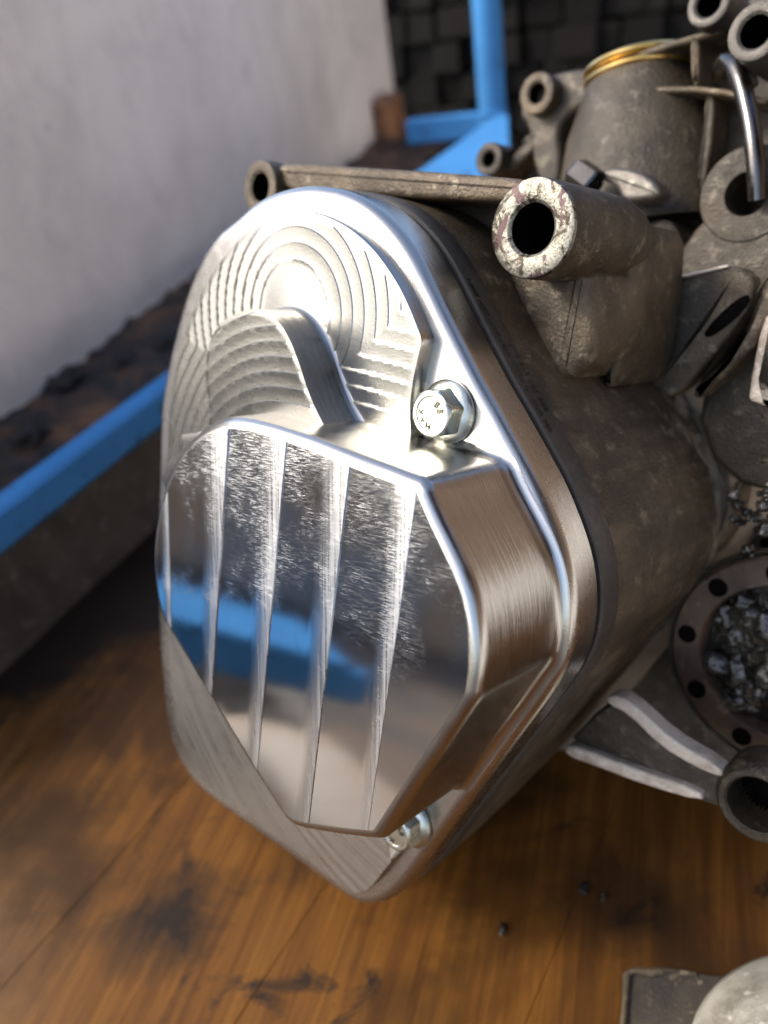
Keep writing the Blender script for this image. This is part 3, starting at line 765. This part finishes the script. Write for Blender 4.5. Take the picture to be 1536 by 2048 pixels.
# oil stains, and bench shadow by rail and cover painted as dark patches
STAINS_AND_SHADE = [(on_z(330, 1850, BZ), 34, .9), (on_z(640, 1640, BZ), 60, .55), (on_z(1250, 1780, BZ), 60, .5), (on_z(870, 1985, BZ), 16, .6), (on_z(180, 1900, BZ), 18, .55), (on_z(40, 1230, BZ), 120, 1.25), (on_z(270, 1150, BZ), 110, 1.2), (on_z(1180, 1920, BZ), 40, .35)]
for a, b in zip(edges, edges[1:]):
    mb = MB(); r = .3
    y0, y1 = -260, 900
    nseg = 60; prof = [(a + .03, -18), (a + .03, -r), (a + .03 + r, 0)] + [(a + (b - a) * t, 0) for t in (.15, .3, .45, .6, .75, .88)] + [(b - .03 - r, 0), (b - .03, -r), (b - .03, -18)]
    rings = [[GP * x + GD * (y0 + (y1 - y0) * i / nseg) + Vector((0, 0, BZ + z + random.uniform(-.1, .1))) for x, z in prof] for i in range(nseg + 1)]
    mb.loft(rings)
    o = mb.build('plank', M_wood, bench, 30)
    at = o.data.attributes.new('oil', 'FLOAT', 'POINT'); da = o.data.attributes.new('sheen_pale', 'FLOAT', 'POINT')
    at = o.data.attributes['oil']  # holds real oil stains and painted bench shadow together
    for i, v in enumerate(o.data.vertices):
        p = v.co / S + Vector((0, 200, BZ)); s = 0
        for c, rad, k in STAINS_AND_SHADE: s = max(s, k * max(0, 1 - (Vector((p.x - c.x, p.y - c.y)).length / rad) ** 2))
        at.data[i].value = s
        t = max(0, min(1, (165 - p.y - .3 * (p.x + 200)) / 120)) * max(0, min(1, (-185 - p.x) / 90)); da.data[i].value = t * t * (3 - 2 * t)

# ------------------------------------------------------------------ blue steel frame
def paint(name, col, rough=.35):
    m, ns, ls, p = M(name); co = coords(ns, ls)
    a = noise_t(ns, ls, co, 14, 6, .65, .4); b = noise_t(ns, ls, co, 60, 5, .7)
    c = mixc(ns, ls, ramp(ns, ls, a, [(.35, 0), (.7, 1)]), tuple(x * .8 for x in col), col)
    c = mixc(ns, ls, ramp(ns, ls, b, [(.61, 0), (.66, .8)]), c, (.05, .035, .025))
    ls.new(c, p.inputs['Base Color']); p.inputs['Roughness'].default_value = rough; p.inputs['Specular IOR Level'].default_value = .0; return m
M_blue = paint('blue_enamel', (.062, .22, .47), .55)
ra, rb = at_depth(0, 1047, 480), at_depth(340, 793, 604)
rb.z = ra.z; rdir = (rb - ra).normalized(); rper = Vector((rdir.y, -rdir.x, 0))
RX = -431; RW = 10
r0, r1 = ra - rdir * 380, ra + rdir * 900
rm, rh = (r0 + r1) / 2, (r1 - r0) / 2
fr = thing('blue_rail', 'long blue painted steel rail along the far edge of the bench', 'rail', (rm.x, rm.y, BZ))
MB().box(rm, rper * RW, rh, (0, 0, 13), 3).build('tube', M_blue, fr, 30)
M_panel = cast_mat('dusty_sheet_steel', (.030, .024, .018), (.080, .067, .054), (.12, .105, .09), .38, .66, .1, .6, 18)
q0 = ra - rdir * 125; pm = (q0 + r1) / 2 + rper * 3; ph = (r1 - q0) / 2; pm.z = (BZ - 2 + rm.z - 13) / 2
MB().box(pm, rper * 5, ph, (0, 0, (rm.z - 13 - BZ + 2) / 2 - .3), 1).build('side_panel', M_panel, fr, 30)
e0 = ra - rdir * 352
cp = [e0 + rper * 12, e0 + rper * 12 + rdir * 170, e0 - rper * 40 + rdir * 225, e0 - rper * 95 + rdir * 225, e0 - rper * 95]
MB().loft([[Vector((p.x, p.y, ra.z + 13.5)) for p in cp], [Vector((p.x, p.y, ra.z + 18)) for p in cp]]).build('added_blue_plate', M_blue, fr, 30)  # unseen plate added so the cover mirrors a brighter blue
# corner post farther back, in the sun
pb_ = at_depth(985, 226, 1000); pz = pb_.z
po = thing('blue_post', 'bright blue steel upright with gusset in front of the dark block wall', 'post', (pb_.x, pb_.y, pz - 40))
topz = 1400
MB().tube([(pb_.x, pb_.y, 0), (pb_.x, pb_.y, topz)], 17.5, 28).build('post', M_blue, po, 40)
MB().lathe((pb_.x, pb_.y, pz + 1), (0, 0, 1), [(17.6 + 2.6 * math.cos(q), 2.6 * math.sin(q)) for q in [2 * math.pi * k / 8 for k in range(8)]], 40, True).build('weld_bead', M_blue, po, 40)
gus = [on_z(x, y, pz) for x, y in ((700,430),(850,333),(1003,222),(1016,232),(1018,300),(960,400))]
mb = MB(); mb.loft([[g + Vector((0, 0, -26)) for g in gus], [g for g in gus]]); mb.build('gusset', M_blue, po, 30)
rb0 = at_depth(800, 264, 1000 * 1.03); 
dirb = Vector((-1, .0, 0))
MB().box((pb_.x - 66, pb_.y + 12, pz - 14), (54, 0, 0), (0, 10, 0), (0, 0, 15), 2).build('cross_rail', M_blue, po, 30)

# ------------------------------------------------------------------ white wall, dirt ledge, rusty block
def plaster():
    m, ns, ls, p = M('whitewashed_sheet'); co = coords(ns, ls)
    a = noise_t(ns, ls, coords(ns, ls, (9, 9, 3.2)), 1, 6, .62, .8); b = noise_t(ns, ls, co, 4, 5, .6); g = noise_t(ns, ls, co, 60, 4, .7)
    c = mixc(ns, ls, ramp(ns, ls, a, [(.3, 0), (.7, 1)]), (.78, .715, .64), (.94, .875, .785))
    c = mixc(ns, ls, ramp(ns, ls, b, [(.5, 0), (.75, .5)]), c, (.60, .53, .48))
    c = mixc(ns, ls, ramp(ns, ls, noise_t(ns, ls, co, 11, 6, .7, .6), [(.48, 0), (.72, .6)]), c, (.60, .56, .51))
    c = mixc(ns, ls, ramp(ns, ls, g, [(.66, 0), (.74, .5)]), c, (.30, .28, .26))
    ls.new(c, p.inputs['Base Color']); p.inputs['Roughness'].default_value = .6
    ls.new(bump(ns, ls, g, .15, .001), p.inputs['Normal']); return m
WX, WT = -537, 1096
wy0, wy1 = 150, 1690
wl = thing('white_wall', 'streaky whitewashed wall standing behind the blue rail', 'wall', (WX - 15, 900, 700))
MB().box((WX - 15, (wy0 + wy1) / 2, (700 + WT) / 2), (15, 0, 0), (0, (wy1 - wy0) / 2, 0), (0, 0, (WT - 700) / 2), 3).build('wall_sheet', plaster(), wl, 30)
M_dirt = cast_mat('oily_dirt', (.012, .009, .007), (.038, .027, .020), (.075, .056, .043), .4, .66, 0, .7, 30, 0, 1)
def rusty(m):
    m = m.copy(); ns, ls = m.node_tree.nodes, m.node_tree.links; p = ns['Principled BSDF']
    src = p.inputs['Base Color'].links[0].from_socket
    c = mixc(ns, ls, ramp(ns, ls, noise_t(ns, ls, coords(ns, ls), 16, 5, .6, .5), [(.47, 0), (.62, .85)]), src, (.17, .075, .028))
    ls.new(c, p.inputs['Base Color']); return m
M_dirt2 = rusty(M_dirt)
nx, ny = 14, 150; vs = []; fs = []
for j in range(ny + 1):
    for i in range(nx + 1):
        x = WX + (-400 - WX) * i / nx; y = -60 + 1800 * j / ny
        h = 768 + 14 * (1 - i / nx) + 9 * noise.noise(Vector((x * .018, y * .018, 0))) + 8 * noise.noise(Vector((x * .06, y * .06, 3)))
        vs.append((x, y, h))
for j in range(ny):
    for i in range(nx): a = j * (nx + 1) + i; fs.append((a, a + 1, a + nx + 2, a + nx + 1))
tag(mesh_obj('dirt', vs, fs, M_dirt2, None, 60), 'strip of oily dirt and rubbish between the blue rail and the white wall', 'dirt', None, 'stuff')
for i, (x, y, r, lab) in enumerate(((130, 765, 15, 'dark round lump of grime lying against the foot of the white wall'), (250, 722, 11, 'brown clod on the dirt strip behind the blue rail'), (60, 868, 13, 'dark clod on the dirt strip at the left edge'), (330, 690, 9, 'small brown clod nearest the milled cover on the dirt strip'))):
    c = on_z(x, y, 780)
    t = tag(MB().blob((0, 0, 0), r, r * 1.3, r * .7, i + 5, .35, 12).build('dirt_clod', M_dirt, None, 60), lab, 'clod', 'clods of grime behind the blue rail')
    t.location = c * S
rc = on_x(782, 262, WX + 22)
M_rusty = cast_mat('rusted_iron', (.10, .05, .03), (.34, .15, .06), (.42, .24, .14), .38, .6, .1, .7, 30)
t = tag(MB().box((0, 0, 0), (20, 0, 0), (0, 40, 0), (0, 0, 62), 8).build('rusty_block', M_rusty, None, 30), 'rusty brown iron block at the far foot of the white wall', 'block'); t.location = rc * S

# ------------------------------------------------------------------ dark block wall
M_brick = cast_mat('sooty_block', (.007, .0064, .0056), (.016, .0143, .0125), (.032, .028, .023), .38, .66, 0, .6, 16, 0, 1)
BY = 1900
bw = thing('block_wall', 'dark wall of small sooty blocks behind the blue post', 'wall', (-100, BY, 400))
MB().box((0, BY + 60, 800), (900, 0, 0), (0, 14, 0), (0, 0, 640)).build('wall_core', M_black, bw, 30)
p = M_brick.node_tree.nodes['Principled BSDF']; p.inputs['Specular IOR Level'].default_value = .12
oi = M_brick.node_tree.nodes.new('ShaderNodeObjectInfo')
src = p.inputs['Base Color'].links[0].from_socket
tone = ramp(M_brick.node_tree.nodes, M_brick.node_tree.links, oi.outputs['Random'], [(0, .35), (1, 1.0)])
M_brick.node_tree.links.new(mixc(M_brick.node_tree.nodes, M_brick.node_tree.links, 1.0, src, tone, 'MULTIPLY'), p.inputs['Base Color'])
bricks = []
def brick_mesh(i):
    mb = MB(); mb.box((0, 0, 0), (1, 0, 0), (0, 1, 0), (0, 0, 1), .07)
    me = bpy.data.meshes.new('brick'); me.from_pydata([tuple(v + Vector([random.uniform(-.04, .04) for _ in range(3)])) for v in mb.v], [], mb.f); me.materials.append(M_brick)
    return me
protos = [brick_mesh(i) for i in range(5)]
z = 560; nb = 0
while z < 1420:
    hgt = random.choice((62, 74, 88, 96)); x = -760 + random.uniform(-40, 0)
    while x < 380:
        wdt = random.choice((48, 60, 72, 80, 96)) + random.uniform(-6, 6)
        b = bpy.data.objects.new('brick', random.choice(protos)); COL.objects.link(b); b.parent = bw
        b.location = (Vector((x + wdt / 2, BY + 20 + random.uniform(-16, 9), z + hgt / 2 + random.uniform(-3, 3))) - Vector((-100, BY, 400))) * S
        b.scale = (wdt * random.uniform(.44, .475) * S, 42 * S, hgt * random.uniform(.44, .475) * S); b.rotation_euler = (random.uniform(-.05, .05), random.uniform(-.03, .03), random.uniform(-.06, .06))
        x += wdt; nb += 1
    z += hgt
print('bricks', nb)

# ------------------------------------------------------------------ foreground scraps on the bench
sc0 = on_z(1340, 1990, BZ + 6)
M_card = cast_mat('oil_soaked_board', (.020, .015, .010), (.05, .038, .024), (.16, .12, .08), .42, .7, 0, .55, 40)
sp = [on_z(x, y, BZ + 6) for x, y in ((1252,1946),(1268,1938),(1300,1944),(1330,1938),(1392,1946),(1420,1952),(1600,1960),(1600,2250),(1250,2250),(1243,2100))]
bd = thing('oily_board', 'dark oil soaked board with a frayed edge in the bottom right corner', 'board', (sp[0].x, sp[0].y, BZ))
MB().loft([[p - Vector((0, 0, 5.5)) for p in sp], sp]).build('sheet', M_card, bd, 20)
fe = [on_z(x, y, BZ + 6.4) for x, y in ((1243,2100),(1250,2010),(1253,1950),(1268,1940),(1300,1946),(1330,1940),(1392,1948))]
mb = MB(); mb.tube(fe, [1.6, 1.2, 1.5, 1.3, 1.9, 1.1, .8], 8); mb.build('frayed_edge', M_cast, bd, 60)
cc = on_z(1560, 2060, BZ + 14)
cs = thing('pale_casting', 'pale bare aluminium casting in the bottom right corner on the oily board', 'casting', (cc.x, cc.y, BZ + 6))
M_pale = cast_mat('brushed_pale_aluminium', (.15, .135, .105), (.36, .34, .29), (.50, .48, .42), .36, .58, .25, .5, 40)
MB().lathe((cc.x + 17, cc.y - 18, BZ + 6.2), (-.2, -.1, 1), [(47, 0), (47, 6), (44, 12), (34, 17), (.1, 20)], 72).build('casting_body', M_pale, cs, 40)
M_chip = metal('steel_chip', (.05, .047, .043), .5, None, 0, 500, .9)
for (x, y, r, lab) in ((1004, 1858, 1.4, 'small metal chip on the sunlit bench below the cover tip'), (1168, 1776, 1.7, 'metal chip in the shade on the bench below the arm'), (1206, 1792, 1.3, 'second metal chip just right of another in the shade of the arm')):
    c = on_z(x, y, BZ + r * .6)
    t = tag(MB().blob((0, 0, 0), r, r * 1.5, r * .7, int(x), .45, 7).build('metal_chip', M_chip, None, 30), lab, 'metal chip', 'metal chips on the bench'); t.location = c * S

# ------------------------------------------------------------------ ground, and unseen objects added to shape reflections in the polished metal
def soil():
    m, ns, ls, p = M('pale_concrete'); co = coords(ns, ls)
    a = noise_t(ns, ls, co, 1.6, 7, .62, .5)
    ls.new(mixc(ns, ls, ramp(ns, ls, a, [(.43, 0), (.57, 1)]), (.020, .015, .012), (.085, .050, .027)), p.inputs['Base Color']); p.inputs['Roughness'].default_value = .9; return m
gv = [(x * 60000., y * 60000., 0) for x, y in ((-1, -1), (1, -1), (1, 1), (-1, 1))]
tag(mesh_obj('ground', gv, [(0, 1, 2, 3)], soil(), None), kind='structure')
M_addedbrown = cast_mat('added_brown_timber', (.10, .062, .036), (.17, .11, .068), (.22, .16, .11), .35, .65, 0, .7, 6, 0, .5)
tw = thing('added_timber_wall', 'unseen brown timber wall on a pale plinth, added for reflections and warm fill', 'wall', (1500, 300, 0))
MB().box((1500, 300, 1700), (20, 0, 0), (0, 3000, 0), (0, 0, 700), 4).build('added_boards', M_addedbrown, tw, 30)  # added out of view to mirror brown and warm the shaded parts
M_addedplinth = cast_mat('added_pale_render', (.62, .60, .57), (.78, .76, .73), (.84, .82, .80), .35, .65, 0, .7, 6, 0, .3)
MB().box((1496, 300, 499), (24, 0, 0), (0, 3000, 0), (0, 0, 499), 4).build('added_plinth', M_addedplinth, tw, 30)  # pale base added for the silver reflection on the boss wall
tag(MB().box((1000, -750, 2430), (560, 0, 0), (0, 800, 0), (0, 0, 14), 4).build('sky_block_canopy', M_addedbrown, None, 30), 'unseen brown timber canopy added over the right to block sky light', 'canopy')  # added out of view to keep bright sky out of the mirrored metal
M_addedwall = cast_mat('added_wall_block', (.20, .20, .21), (.36, .215, .12), (.40, .38, .36), .44, .60, 0, .8, 1.6, 0, .5)
tag(MB().box((-5600, -2300, 690), (60, 0, 0), (0, 3300, 0), (0, 0, 690), 8).build('added_yard_wall', M_addedwall, None, 30), 'unseen low wall added on the left to tone the cover reflections', 'wall')  # added out of view to darken and warm the face reflections
